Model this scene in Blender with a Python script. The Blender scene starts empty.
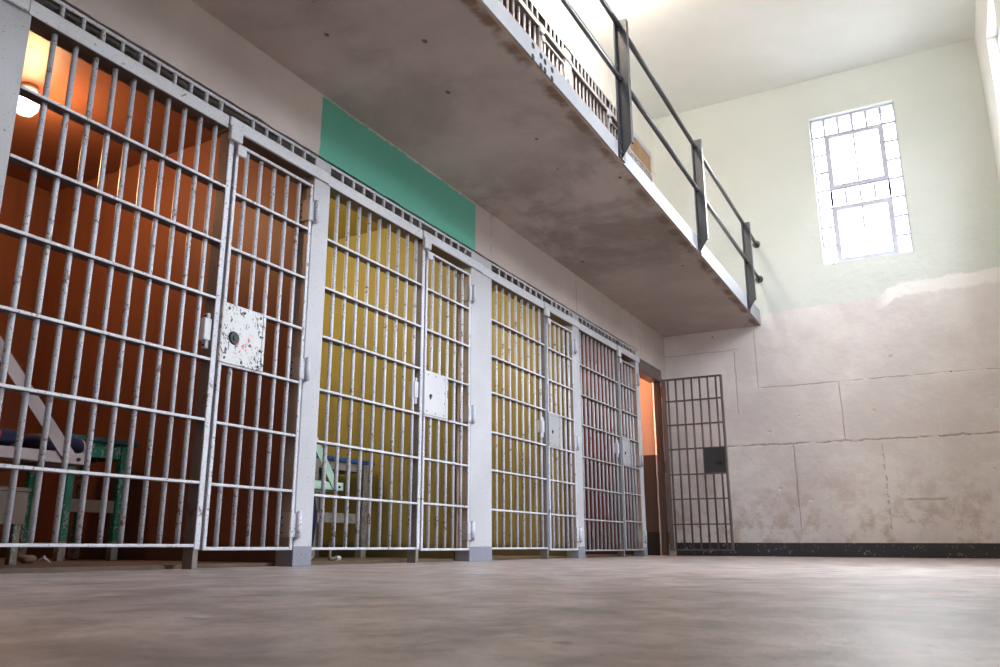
import bpy, bmesh, math, random
from mathutils import Vector, Matrix, noise
random.seed(7)
SC = bpy.context.scene
COL = SC.collection
R = math.radians
PI = math.pi

# ------------------------------------------------------------------ camera
YAW, PITCH, ROLL = 0.52018, 0.25335, 0.00421
cam = bpy.data.cameras.new('camera')
co = bpy.data.objects.new('camera', cam); COL.objects.link(co)
fwd = Vector((-math.sin(YAW)*math.cos(PITCH), math.cos(YAW)*math.cos(PITCH), math.sin(PITCH)))
rt = Vector((math.cos(YAW), math.sin(YAW), 0)); up = rt.cross(fwd)
r2 = rt*math.cos(ROLL)+up*math.sin(ROLL); u2 = -rt*math.sin(ROLL)+up*math.cos(ROLL)
M = Matrix((r2, u2, -fwd)).transposed().to_4x4(); M.translation = Vector((3.074, 0, .1131))
co.matrix_world = M
cam.sensor_width = 36; cam.lens = 817.66*36/1000; cam.shift_x = .0233
cam.clip_start = .02; cam.clip_end = 200
cam.dof.use_dof = True; cam.dof.focus_distance = 5.2; cam.dof.aperture_fstop = 9.0
SC.camera = co

# ------------------------------------------------------------------ world, light, exposure
SC.view_settings.view_transform = 'Standard'; SC.view_settings.look = 'None'
SC.view_settings.gamma = 1; SC.view_settings.use_curve_mapping = False
SC.view_settings.exposure = 0.42
SC.cycles.use_denoising = True
SC.cycles.max_bounces = 10; SC.cycles.diffuse_bounces = 7
SC.cycles.sample_clamp_indirect = 12
w = bpy.data.worlds.new('world'); SC.world = w; w.use_nodes = True
bg = w.node_tree.nodes['Background']
# overcast sky above the horizon, darker ground below it
_nt = w.node_tree; _tc = _nt.nodes.new('ShaderNodeTexCoord'); _sp = _nt.nodes.new('ShaderNodeSeparateXYZ'); _cr = _nt.nodes.new('ShaderNodeValToRGB')
_nt.links.new(_tc.outputs['Generated'], _sp.inputs[0]); _nt.links.new(_sp.outputs[2], _cr.inputs[0]); _nt.links.new(_cr.outputs[0], bg.inputs[0])
_cr.color_ramp.elements[0].position = 0.0; _cr.color_ramp.elements[0].color = (.13, .125, .12, 1)
_cr.color_ramp.elements[1].position = .04; _cr.color_ramp.elements[1].color = (.36, .37, .38, 1)
_e = _cr.color_ramp.elements.new(1.0); _e.color = (.94, .97, 1.0, 1)
_cr.color_ramp.elements[0].color = (.07, .068, .066, 1)
bg.inputs[1].default_value = 45
WIN_Z = (3.47, 5.44)
RIGHT_WINDOWS = [8.62, 5.9, 3.2]
def lamp(name, kind, loc, energy, color, size=.1, rot=(0, 0, 0), size_y=None, portal=False):
    l = bpy.data.lights.new(name, kind); l.energy = energy; l.color = color
    if kind == 'AREA':
        l.shape = 'RECTANGLE'; l.size = size; l.size_y = size_y or size
        if portal: l.cycles.is_portal = True
    elif kind == 'POINT': l.shadow_soft_size = size
    o = bpy.data.objects.new(name, l); COL.objects.link(o); o.location = loc; o.rotation_euler = rot
    return o
for y in RIGHT_WINDOWS:
    lamp('window_daylight', 'AREA', (4.26, y, 4.4), 1, (1, 1, 1), 2.0, (0, R(90), 0), 1.2, True)
lamp('window_daylight', 'AREA', (4.26, 4.8, 1.65), 1, (1, 1, 1), 1.35, (0, R(90), 0), 1.65, True)  # daylight through the added low window, brightening floor and lower fronts
lamp('window_daylight', 'AREA', (2.54, 10.66, 4.45), 1, (1, 1, 1), 1.1, (R(-90), 0, 0), 2.1, True)

# ------------------------------------------------------------------ node materials
def nodes(name):
    m = bpy.data.materials.new(name); m.use_nodes = True
    nt = m.node_tree; b = nt.nodes['Principled BSDF']
    return m, nt, b
class N:
    """tiny node helper working on world position"""
    def __init__(s, nt):
        s.nt = nt; s.geo = nt.nodes.new('ShaderNodeNewGeometry'); s.P = s.geo.outputs['Position']
        s.sep = nt.nodes.new('ShaderNodeSeparateXYZ'); nt.links.new(s.P, s.sep.inputs[0])
        s.X, s.Y, s.Z = s.sep.outputs
    def lk(s, a, b):
        if hasattr(a, 'default_value') or hasattr(a, 'links'): s.nt.links.new(a, b)
        else: b.default_value = a
    def m(s, op, a, b=0.0, c=0.0, clamp=False):
        n = s.nt.nodes.new('ShaderNodeMath'); n.operation = op; n.use_clamp = clamp
        for i, v in enumerate((a, b, c)):
            if isinstance(v, (int, float)): n.inputs[i].default_value = v
            else: s.nt.links.new(v, n.inputs[i])
        return n.outputs[0]
    def mapv(s, scale, off=(0, 0, 0)):
        n = s.nt.nodes.new('ShaderNodeMapping'); n.inputs['Scale'].default_value = scale; n.inputs['Location'].default_value = off
        s.nt.links.new(s.P, n.inputs[0]); return n.outputs[0]
    def noise(s, scale, detail=4, rough=.55, vec=None, dist=0):
        n = s.nt.nodes.new('ShaderNodeTexNoise'); n.inputs['Scale'].default_value = scale
        n.inputs['Detail'].default_value = detail; n.inputs['Roughness'].default_value = rough; n.inputs['Distortion'].default_value = dist
        s.nt.links.new(vec or s.P, n.inputs['Vector']); return n.outputs['Fac']
    def vor(s, scale, vec=None):
        n = s.nt.nodes.new('ShaderNodeTexVoronoi'); n.inputs['Scale'].default_value = scale
        s.nt.links.new(vec or s.P, n.inputs['Vector']); return n.outputs['Distance']
    def step(s, v, a, b):
        n = s.nt.nodes.new('ShaderNodeMapRange'); n.interpolation_type = 'SMOOTHSTEP'
        s.nt.links.new(v, n.inputs[0]); n.inputs[1].default_value = a; n.inputs[2].default_value = b
        return n.outputs[0]
    def mix(s, f, a, b):
        n = s.nt.nodes.new('ShaderNodeMix'); n.data_type = 'RGBA'
        for i, v in ((0, f), (6, a), (7, b)):
            if isinstance(v, tuple): n.inputs[i].default_value = v if len(v) == 4 else v+(1,)
            elif isinstance(v, (int, float)): n.inputs[i].default_value = v
            else: s.nt.links.new(v, n.inputs[i])
        return n.outputs[2]
    def bump(s, h, strength, dist, b, normal=None):
        n = s.nt.nodes.new('ShaderNodeBump'); n.inputs['Strength'].default_value = strength; n.inputs['Distance'].default_value = dist
        s.nt.links.new(h, n.inputs['Height'])
        if normal: s.nt.links.new(normal, n.inputs['Normal'])
        s.nt.links.new(n.outputs[0], b.inputs['Normal']); return n.outputs[0]
    def line(s, coord, at, half, wob=0.0, wscale=3):
        """1 on a thin wobbling line coord = at"""
        c = s.m('SUBTRACT', coord, at)
        if wob: c = s.m('ADD', c, s.m('MULTIPLY', s.m('SUBTRACT', s.noise(wscale, 5), .5), wob))
        return s.m('SUBTRACT', 1.0, s.m('DIVIDE', s.m('ABSOLUTE', c), half), clamp=True)
    def box(s, coord, a, b, soft=.01):
        return s.m('MULTIPLY', s.step(coord, a-soft, a+soft), s.m('SUBTRACT', 1.0, s.step(coord, b-soft, b+soft)))

def painted_metal(name, base, rust=(.16, .075, .035), rust_amt=.5, rough=.42, chips=.6, dark=(.06, .05, .05), edge=None):
    m, nt, b = nodes(name); n = N(nt)
    n1 = n.noise(9, 6, .65); n2 = n.noise(60, 4, .6); n3 = n.noise(1.7, 3)
    c = n.mix(n.step(n3, .3, .7), tuple(x*.86 for x in base), base)
    r = n.step(n.m('ADD', n.m('MULTIPLY', n1, .55), n.m('MULTIPLY', n2, .45)), .62-.11*rust_amt, .67-.10*rust_amt)
    c = n.mix(n.m('MULTIPLY', r, .85), c, rust)
    ch = n.step(n.noise(130, 2, .5, dist=.6), .70-.09*chips, .72-.09*chips)
    c = n.mix(n.m('MULTIPLY', ch, .8), c, dark)
    if edge:      # shade of the undersides painted in, dark behind the pale front edge
        c = n.mix(n.step(n.X, *((.0068, .0072) if name == 'header_steel' else (-.0045, -.0025))), edge, c)
    nt.links.new(c, b.inputs['Base Color']); b.inputs['Roughness'].default_value = rough
    b.inputs['Metallic'].default_value = 0.0
    b.inputs['Specular IOR Level'].default_value = .55
    n.bump(n.m('ADD', n2, n.m('MULTIPLY', r, -.6)), .25, .002, b)
    return m
def plain(name, col, rough=.6, metal=0, noise_amt=.12, scale=12):
    m, nt, b = nodes(name); n = N(nt)
    c = n.mix(n.noise(scale, 5, .6), tuple(x*(1-noise_amt*1.6) for x in col), tuple(min(1, x*(1+noise_amt)) for x in col))
    nt.links.new(c, b.inputs['Base Color']); b.inputs['Roughness'].default_value = rough; b.inputs['Metallic'].default_value = metal
    n.bump(n.noise(scale*6, 3), .12, .002, b)
    return m
def peeling(name, paint, under, amt=.5, rough=.55):
    m, nt, b = nodes(name); n = N(nt)
    f = n.step(n.m('ADD', n.m('MULTIPLY', n.noise(14, 5, .7, n.mapv((1, 1, .45))), .6), n.m('MULTIPLY', n.noise(70, 3), .4)), .58-.14*amt, .62-.14*amt)
    nt.links.new(n.mix(f, paint, under), b.inputs['Base Color']); b.inputs['Roughness'].default_value = rough
    n.bump(f, -.4, .002, b)
    return m
def cell_paint(name, col, scuff):
    m, nt, b = nodes(name); n = N(nt)
    c = n.mix(n.noise(1.8, 5, .6), tuple(x*.85 for x in col), tuple(min(1, x*1.1) for x in col))
    v = n.noise(4, 4, .6, n.mapv((3, 3, .35)))
    c = n.mix(n.m('MULTIPLY', n.step(n.m('SUBTRACT', v, n.m('MULTIPLY', n.Z, .06)), .36, .66), .45), c, scuff)
    d = n.m('SUBTRACT', 1.0, n.step(n.m('ADD', n.Z, n.m('MULTIPLY', n.noise(9, 4), .08)), .10, .20))   # dark band at the wall foot, light falloff painted in
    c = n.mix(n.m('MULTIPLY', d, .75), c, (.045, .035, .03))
    nt.links.new(c, b.inputs['Base Color']); b.inputs['Roughness'].default_value = .5
    n.bump(n.noise(25, 4), .15, .004, b)
    return m

MT = {}
MT['white_steel'] = painted_metal('white_steel', (.64, .655, .72), rust_amt=.16, chips=.35)
MT['bar_steel'] = painted_metal('bar_steel', (.62, .64, .73), rust_amt=.6, chips=.7, rough=.36)
MT['edge_steel'] = painted_metal('edge_steel', (.62, .63, .70), rust_amt=.5, chips=.5, rough=.4, edge=(.105, .085, .078))
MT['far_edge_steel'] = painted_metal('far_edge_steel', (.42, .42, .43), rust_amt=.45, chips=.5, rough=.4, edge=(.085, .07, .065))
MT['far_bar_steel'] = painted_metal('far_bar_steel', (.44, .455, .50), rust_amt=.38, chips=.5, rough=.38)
MT['header_steel'] = painted_metal('header_steel', (.64, .655, .72), rust_amt=.2, chips=.35, edge=(.10, .08, .07))
MT['post_steel'] = painted_metal('post_steel', (.50, .51, .56), rust_amt=-.05, chips=.2, rough=.5)
MT['plate_steel'] = painted_metal('plate_steel', (.20, .175, .17), rust=(.14, .07, .04), rust_amt=.5, chips=.4)
MT['stile_tan'] = painted_metal('stile_tan', (.34, .25, .20), rust=(.2, .1, .06), rust_amt=.3, chips=.3)
MT['leaf_steel'] = painted_metal('leaf_steel', (.36, .31, .29), rust=(.2, .1, .06), rust_amt=.3, chips=.3)
MT['slate_edge'] = painted_metal('slate_edge', (.19, .215, .25), rust_amt=.2, chips=.3)
MT['grey_base'] = painted_metal('grey_base', (.24, .25, .31), rust_amt=.1, chips=.3, rough=.5)
MT['old_steel'] = painted_metal('old_steel', (.125, .108, .104), rust=(.14, .06, .03), rust_amt=.85, chips=.5, rough=.5)
MT['door_jamb'] = painted_metal('door_jamb', (.115, .075, .06), rust=(.10, .05, .03), rust_amt=.7, chips=.5, rough=.55)
MT['rail_steel'] = painted_metal('rail_steel', (.06, .062, .072), rust=(.12, .10, .09), rust_amt=.1, chips=.1, rough=.28, dark=(.3, .3, .3))
MT['rail_post'] = painted_metal('rail_post', (.045, .05, .062), rust=(.2, .2, .22), rust_amt=.05, chips=.1, rough=.32, dark=(.35, .33, .3))
MT['black_iron'] = plain('black_iron', (.02, .02, .022), .45)
MT['dark_plate'] = plain('dark_plate', (.045, .045, .05), .4)
MT['dark_hole'] = plain('dark_hole', (.012, .011, .011), .8)
MT['brown_wood'] = peeling('brown_wood', (.22, .155, .125), (.16, .24, .19), .1)
MT['leg_wood'] = peeling('leg_wood', (.20, .15, .12), (.25, .36, .30), .45)
MT['green_paint'] = peeling('green_paint', (.012, .19, .115), (.33, .37, .36), .35)
MT['teal_top'] = peeling('teal_top', (.01, .07, .075), (.05, .16, .14), .2)
MT['mauve_steel'] = plain('mauve_steel', (.33, .25, .26), .45)
MT['mint_steel'] = plain('mint_steel', (.42, .60, .51), .5)
MT['blue_top'] = plain('blue_top', (.015, .075, .26), .5)
MT['grey_wood'] = peeling('grey_wood', (.26, .235, .21), (.12, .10, .085), .35)
MT['glass_jar'] = None
MT['paper'] = plain('paper', (.75, .75, .8), .8)
MT['stone'] = plain('stone', (.22, .17, .12), .9)
MT['plastic_white'] = plain('plastic_white', (.75, .74, .7), .5)
MT['window_steel'] = plain('window_steel', (.55, .55, .66), .5)

# lock plate, worn white with black chips and red marks
def lock_plate_mat():
    m, nt, b = nodes('worn_lock_plate'); n = N(nt)
    c = n.mix(n.noise(5, 3), (.58, .59, .63), (.68, .69, .72))
    k = n.step(n.m('ADD', n.m('MULTIPLY', n.noise(62, 3, .6, n.mapv((1, 1, .6)), .8), .7), n.m('MULTIPLY', n.noise(9, 2), .3)), .55, .585)
    c = n.mix(k, c, (.05, .055, .07))
    rd = n.m('MULTIPLY', n.step(n.noise(48, 2, .5, n.mapv((1, 1, 1), (3, 1, 7))), .60, .63), n.box(n.Y, 2.86, 3.0, .02))
    rd = n.m('MULTIPLY', rd, n.box(n.Z, 1.03, 1.16, .02))
    c = n.mix(n.m('MULTIPLY', rd, .8), c, (.65, .06, .08))
    e = n.m('SUBTRACT', 1.0, n.step(n.Y, 2.775, 2.80))
    c = n.mix(n.m('MULTIPLY', e, .5), c, (.50, .40, .36))
    nt.links.new(c, b.inputs['Base Color']); b.inputs['Roughness'].default_value = .5
    n.bump(k, -.3, .001, b)
    return m
MT['lock_white'] = lock_plate_mat()
MT['lock_dull'] = painted_metal('lock_dull', (.40, .41, .44), rust=(.25, .24, .25), rust_amt=.1, chips=.15, rough=.45)
MT['lock_grey'] = painted_metal('lock_grey', (.60, .61, .66), rust=(.35, .34, .36), rust_amt=.1, chips=.15, rough=.45)

def floor_mat():
    m, nt, b = nodes('worn_concrete'); n = N(nt)
    v = n.mapv((1, .8, 1))
    c = n.mix(n.step(n.noise(5, 9, .72, v, .3), .30, .70), (.20, .162, .152), (.52, .445, .43))
    c = n.mix(n.m('MULTIPLY', n.step(n.noise(24, 7, .7, v), .50, .68), .6), c, (.17, .14, .125))
    c = n.mix(n.m('MULTIPLY', n.step(n.noise(1.1, 4, .6, n.mapv((1, 1, 1), (9, 4, 0))), .52, .72), .35), c, (.46, .425, .415))
    rd = n.step(n.noise(3.4, 5, .7, n.mapv((1, .55, 1), (4, 2, 1))), .59, .66)
    c = n.mix(n.m('MULTIPLY', rd, .5), c, (.45, .15, .11))
    sp = n.m('MAXIMUM', n.step(n.noise(45, 2, .5), .70, .73), n.m('SUBTRACT', 1.0, n.step(n.vor(5.5), .065, .085)))
    c = n.mix(n.m('MULTIPLY', sp, .7), c, (.07, .055, .05))
    nt.links.new(c, b.inputs['Base Color'])
    rr = n.m('ADD', .24, n.m('MULTIPLY', n.noise(3.5, 5, .6), .34)); nt.links.new(rr, b.inputs['Roughness'])
    b.inputs['Specular IOR Level'].default_value = .42
    n.bump(n.m('ADD', n.noise(6, 7, .7), n.m('MULTIPLY', n.noise(90, 3), .25)), .5, .008, b)
    return m
MT['floor'] = floor_mat()

def end_wall_mat():
    m, nt, b = nodes('end_wall_paint'); n = N(nt)
    low = n.mix(n.step(n.noise(1.3, 6, .6), .35, .7), (.70, .645, .635), (.84, .805, .795))
    # brown damp stains, mostly low down
    st = n.step(n.noise(4.5, 7, .75), .45, .62)
    st = n.m('MULTIPLY', st, n.m('SUBTRACT', 1.0, n.step(n.Z, .2, 1.35)))
    low = n.mix(n.m('MULTIPLY', st, .55), low, (.40, .27, .20))
    ln = n.m('MULTIPLY', n.line(n.Z, .625, .018, .03, 5), n.box(n.X, 2.62, 3.02, .05))
    low = n.mix(n.m('MULTIPLY', ln, .6), low, (.22, .18, .17))
    # drips
    dr = n.m('MULTIPLY', n.step(n.noise(6, 3, .6, n.mapv((5, 1, .12))), .62, .68), n.box(n.X, 2.1, 3.8, .2))
    dr = n.m('MULTIPLY', dr, n.m('SUBTRACT', 1.0, n.step(n.Z, 1.6, 2.0)))
    low = n.mix(n.m('MULTIPLY', dr, .4), low, (.80, .79, .77))
    hi = n.mix(n.step(n.noise(.9, 5, .6), .3, .7), (.66, .71, .675), (.72, .76, .72))
    # ragged paint edge at about 3 m, higher white patching to the right
    e = n.m('ADD', n.Z, n.m('MULTIPLY', n.m('SUBTRACT', n.noise(5.5, 6, .7), .5), n.m('MULTIPLY_ADD', n.step(n.X, 2.2, 2.7), .14, .012)))
    e = n.m('SUBTRACT', e, n.m('MULTIPLY', n.step(n.X, 2.55, 2.85), .13))
    e = n.m('SUBTRACT', e, n.m('MULTIPLY', n.m('SUBTRACT', n.X, 1.3), .022))
    c = n.mix(n.step(e, 2.935, 2.945), low, hi)
    wp = n.m('MULTIPLY', n.box(e, 2.78, 2.94, .02), n.step(n.X, 2.5, 2.75))
    c = n.mix(n.m('MULTIPLY', wp, .9), c, (.93, .92, .90))
    # cracks and construction joints
    cr = n.m('MULTIPLY', n.line(n.Z, 1.30, .017, .06, 13), n.step(n.noise(7, 4), .36, .5))
    cr = n.m('MAXIMUM', cr, n.m('MULTIPLY', n.m('MULTIPLY', n.line(n.Z, 2.0, .010, .04, 10), n.step(n.X, 1.12, 1.2)), n.step(n.noise(5, 4), .38, .55)))
    cr = n.m('MAXIMUM', cr, n.m('MULTIPLY', n.line(n.X, 1.50, .011, .035, 6), n.box(n.Z, .3, 1.3)))
    cr = n.m('MAXIMUM', cr, n.m('MULTIPLY', n.line(n.X, 2.07, .009, .03, 6), n.box(n.Z, 1.3, 2.0)))
    cr = n.m('MAXIMUM', cr, n.m('MULTIPLY', n.line(n.X, 1.15, .007, .01, 4), n.box(n.Z, 2.0, 2.75)))
    cr = n.m('MAXIMUM', cr, n.m('MULTIPLY', n.line(n.X, .89, .010, .035, 8), n.box(n.Z, 1.7, 2.5)))
    cr = n.m('MAXIMUM', cr, n.m('MULTIPLY', n.line(n.Z, 2.52, .008, .04, 6), n.box(n.X, 0, .95)))
    cr = n.m('MAXIMUM', cr, n.m('MULTIPLY', n.line(n.X, 2.45, .011, .05, 9), n.m('MULTIPLY', n.box(n.Z, .3, 1.3), n.step(n.noise(20, 2), .45, .55))))
    c = n.mix(n.m('MULTIPLY', cr, .5), c, (.30, .19, .15))
    # dents
    dn = n.m('SUBTRACT', 1.0, n.step(n.vor(3.6), .05, .085))
    dn = n.m('MULTIPLY', dn, n.m('SUBTRACT', 1.0, n.step(n.Z, 2.4, 2.6)))
    spots = n.m('SUBTRACT', 1.0, n.step(n.vor(1.9, n.mapv((1, 1, 1), (2, 5, 3))), .02, .03))
    c = n.mix(n.m('MULTIPLY', spots, .8), c, (.20, .09, .05))
    nt.links.new(c, b.inputs['Base Color']); b.inputs['Roughness'].default_value = .62
    h = n.m('ADD', n.m('MULTIPLY', n.noise(3.4, 9, .66), 1.5), n.m('MULTIPLY', cr, -1.1))
    h = n.m('ADD', h, n.m('MULTIPLY', dn, -.9))
    n.bump(h, .55, .02, b)
    return m
MT['end_wall'] = end_wall_mat()

def plaster(name, base, alt, green=False, edge_dirt=False, rust=False, bmp=.35):
    m, nt, b = nodes(name); n = N(nt)
    c = n.mix(n.step(n.noise(1.4, 6, .6), .35, .68), base, alt)
    h = n.noise(3, 8, .6, n.mapv((1, 1, 1)))
    if green:
        g = n.m('MULTIPLY', n.step(n.m('ADD', n.Y, n.m('MULTIPLY', n.m('SUBTRACT', n.noise(9, 4), .5), .03)), 3.44, 3.448),
                n.m('SUBTRACT', 1.0, n.step(n.m('ADD', n.Y, n.m('MULTIPLY', n.m('SUBTRACT', n.noise(9, 4), .5), .03)), 5.335, 5.343)))
        g = n.m('MULTIPLY', g, n.m('SUBTRACT', 1.0, n.step(n.m('ADD', n.Z, n.m('MULTIPLY', n.m('SUBTRACT', n.noise(16, 4), .5), .05)), 2.785, 2.792)))
        c = n.mix(g, c, n.mix(n.noise(2, 4), (.09, .37, .29), (.125, .43, .335)))
        v = n.line(n.Y, 5.60, .012, .03, 7); v = n.m('MAXIMUM', v, n.line(n.Y, 7.40, .012, .03, 7))
        v = n.m('MAXIMUM', v, n.m('MULTIPLY', n.line(n.Y, 9.37, .012, .03, 7), n.step(n.Z, 2.3, 2.4)))
        v = n.m('MULTIPLY', v, n.step(n.noise(11, 3), .42, .5))
        c = n.mix(n.m('MULTIPLY', v, .55), c, (.14, .10, .085)); h = n.m('SUBTRACT', h, v)
    if edge_dirt:
        e = n.step(n.m('ADD', n.X, n.m('MULTIPLY', n.m('SUBTRACT', n.noise(5, 6, .7), .5), .16)), 1.14, 1.19)
        e = n.m('MULTIPLY', e, n.step(n.noise(2.4, 5, .6, n.mapv((1, 1.2, 1))), .40, .58))
        c = n.mix(n.m('MULTIPLY', e, .85), c, (.13, .065, .025))
        dk = n.step(n.noise(.75, 6, .62, n.mapv((1, 1, 1), (1.3, 2.2, 0)), .4), .50, .72)
        c = n.mix(n.m('MULTIPLY', dk, .55), c, (.21, .175, .155))
        so = n.m('MULTIPLY', n.step(n.noise(1.6, 6, .65, n.mapv((1, .7, 1), (5, 1, 0)), .3), .40, .62), n.box(n.Y, 5.0, 7.6, .7))
        c = n.mix(n.m('MULTIPLY', so, .62), c, (.15, .115, .095))
        p = n.m('SUBTRACT', 1.0, n.step(n.vor(3.1, n.mapv((1.2, .8, 1))), .040, .065))
        c = n.mix(n.m('MULTIPLY', p, .85), c, (.05, .035, .03)); h = n.m('SUBTRACT', h, p)
        ed = n.step(n.X, 1.222, 1.23); c = n.mix(n.m('MULTIPLY', ed, .6), c, (.50, .30, .16))
        jt = n.line(n.Y, 7.4, .012, .05, 5); jt = n.m('MULTIPLY', jt, n.step(n.noise(6, 3), .48, .56)); c = n.mix(n.m('MULTIPLY', jt, .5), c, (.12, .09, .08))
    if rust:
        r = n.m('MULTIPLY', n.line(n.Y, 6.93, .035, .05, 3), n.step(n.Z, 5.42, 5.5))
        c = n.mix(n.m('MULTIPLY', r, .6), c, (.62, .36, .22))
    nt.links.new(c, b.inputs['Base Color']); b.inputs['Roughness'].default_value = .65
    n.bump(h, bmp, .012, b)
    return m
MT['plaster'] = plaster('aged_plaster', (.50, .44, .425), (.58, .525, .51), green=True)
MT['slab'] = plaster('slab_concrete', (.40, .335, .305), (.48, .41, .38), edge_dirt=True)
MT['upper_plaster'] = plaster('upper_plaster', (.80, .79, .755), (.84, .83, .80), rust=True)
MT['ceiling'] = plaster('ceiling_paint', (.76, .78, .745), (.80, .82, .79), bmp=.15)
MT['right_wall'] = plaster('right_wall_paint', (.70, .70, .63), (.76, .76, .70))
MT['fascia'] = painted_metal('fascia_steel', (.33, .335, .365), rust=(.45, .27, .18), rust_amt=.22, chips=.15, rough=.5)

def baseboard_mat():
    m, nt, b = nodes('black_baseboard'); n = N(nt)
    ch = n.step(n.noise(24, 5, .7), .60, .64)
    nt.links.new(n.mix(ch, (.035, .035, .04), (.34, .31, .30)), b.inputs['Base Color']); b.inputs['Roughness'].default_value = .5
    n.bump(n.noise(20, 4), .3, .004, b); return m
MT['baseboard'] = baseboard_mat()
def dado_mat():
    m, nt, b = nodes('doorway_dado'); n = N(nt)
    c = n.mix(n.step(n.Z, 1.228, 1.232), (.085, .06, .05), (.80, .52, .36))
    c = n.mix(n.step(n.Z, .278, .282), (.018, .015, .014), c)
    nt.links.new(c, b.inputs['Base Color']); b.inputs['Roughness'].default_value = .5; return m
MT['dado'] = dado_mat()
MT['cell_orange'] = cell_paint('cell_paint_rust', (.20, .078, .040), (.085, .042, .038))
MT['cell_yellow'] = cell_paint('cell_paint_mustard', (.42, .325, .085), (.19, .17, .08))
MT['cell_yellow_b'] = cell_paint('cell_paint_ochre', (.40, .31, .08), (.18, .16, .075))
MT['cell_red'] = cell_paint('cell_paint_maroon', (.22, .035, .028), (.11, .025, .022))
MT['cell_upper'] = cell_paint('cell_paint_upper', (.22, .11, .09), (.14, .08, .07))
MT['cell_floor'] = plain('cell_floor', (.20, .14, .105), .5, noise_amt=.3, scale=6)

def fabric_mat():
    m, nt, b = nodes('striped_navy_fabric'); n = N(nt)
    s = n.m('FRACT', n.m('MULTIPLY', n.m('ADD', n.Y, n.m('MULTIPLY', n.noise(6, 3), .06)), 7.5))
    wv = n.box(s, .10, .22, .01); rd = n.box(s, .26, .31, .01)
    c = n.mix(n.noise(9, 4), (.008, .010, .035), (.02, .025, .07))
    c = n.mix(wv, c, (.55, .48, .52)); c = n.mix(rd, c, (.45, .05, .06))
    nt.links.new(c, b.inputs['Base Color']); b.inputs['Roughness'].default_value = .9
    n.bump(n.noise(40, 4), .4, .004, b); return m
MT['navy_stripe'] = fabric_mat()
MT['navy'] = plain('navy_cloth', (.010, .014, .06), .9, noise_amt=.3)
m, nt, b = nodes('clear_pane'); gl = nt.nodes.new('ShaderNodeBsdfTransparent'); gs = nt.nodes.new('ShaderNodeBsdfGlossy'); mx = nt.nodes.new('ShaderNodeMixShader')
gl.inputs[0].default_value = (.93, .95, .97, 1); gs.inputs['Roughness'].default_value = .05; mx.inputs[0].default_value = .05
nt.links.new(gl.outputs[0], mx.inputs[1]); nt.links.new(gs.outputs[0], mx.inputs[2]); nt.links.new(mx.outputs[0], nt.nodes['Material Output'].inputs[0])
MT['pane'] = m
def emit(name, col, s):
    m, nt, b = nodes(name); b.inputs['Base Color'].default_value = col+(1,)
    b.inputs['Emission Color'].default_value = col+(1,); b.inputs['Emission Strength'].default_value = s; return m
MT['bulb_warm'] = emit('bulb_warm', (1, .70, .48), 24)
MT['bulb_white'] = emit('bulb_white', (1, .86, .62), 12)
m, nt, b = nodes('jar_glass'); gl = nt.nodes.new('ShaderNodeBsdfTransparent'); gs = nt.nodes.new('ShaderNodeBsdfGlossy'); mx = nt.nodes.new('ShaderNodeMixShader')
gl.inputs[0].default_value = (1, .93, .85, 1); gs = nt.nodes.new('ShaderNodeEmission'); gs.inputs[0].default_value = (1, .74, .52, 1); gs.inputs[1].default_value = 8; mx.inputs[0].default_value = .45
nt.links.new(gl.outputs[0], mx.inputs[1]); nt.links.new(gs.outputs[0], mx.inputs[2]); nt.links.new(mx.outputs[0], nt.nodes['Material Output'].inputs[0])
MT['glass_jar'] = m

# ------------------------------------------------------------------ mesh helpers
def box(bm, x0, x1, y0, y1, z0, z1, bev=0.0):
    t = bmesh.new()
    bmesh.ops.create_cube(t, size=1)
    for v in t.verts:
        v.co = Vector(((x0+x1)/2+v.co.x*(x1-x0), (y0+y1)/2+v.co.y*(y1-y0), (z0+z1)/2+v.co.z*(z1-z0)))
    if bev: bmesh.ops.bevel(t, geom=t.edges[:], offset=bev, segments=1, affect='EDGES')
    merge(bm, t)
def merge(bm, t, mat=None):
    me = bpy.data.meshes.new('tmp'); 
    if mat is not None: bmesh.ops.transform(t, matrix=mat, verts=t.verts)
    t.to_mesh(me); t.free(); bm.from_mesh(me); bpy.data.meshes.remove(me)
def cyl(bm, p, q, r, seg=14, r2=None, caps=True):
    p, q = Vector(p), Vector(q); d = q-p
    t = bmesh.new()
    bmesh.ops.create_cone(t, cap_ends=caps, segments=seg, radius1=r, radius2=r if r2 is None else r2, depth=d.length)
    for f in t.faces: f.smooth = len(f.verts) == 4
    m = Matrix.Translation((p+q)/2) @ d.to_track_quat('Z', 'Y').to_matrix().to_4x4()
    merge(bm, t, m)
def beam(bm, p, q, wdt, thk, upv=(1, 0, 0), bev=0):
    """flat bar from p to q, wdt across, thk along upv"""
    p, q = Vector(p), Vector(q); d = (q-p); L = d.length; d.normalize()
    u = Vector(upv); s = d.cross(u).normalized(); u = s.cross(d)
    t = bmesh.new(); bmesh.ops.create_cube(t, size=1)
    for v in t.verts: v.co = (p+q)/2 + d*v.co.x*L + s*v.co.y*wdt + u*v.co.z*thk
    if bev: bmesh.ops.bevel(t, geom=t.edges[:], offset=bev, segments=1, affect='EDGES')
    bmesh.ops.recalc_face_normals(t, faces=t.faces)
    merge(bm, t)
def extrude_poly(bm, pts, axis, a, b_):
    """closed polygon pts extruded along axis from a to b_"""
    def mk(u, v, w):
        return {0: (w, u, v), 1: (u, w, v), 2: (u, v, w)}[axis]
    t = bmesh.new()
    A = [t.verts.new(mk(u, v, a)) for u, v in pts]; B = [t.verts.new(mk(u, v, b_)) for u, v in pts]
    n = len(pts); t.faces.new(A); t.faces.new(B[::-1])
    for i in range(n): t.faces.new((A[i], A[(i+1) % n], B[(i+1) % n], B[i]))
    bmesh.ops.recalc_face_normals(t, faces=t.faces)
    merge(bm, t)
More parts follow.
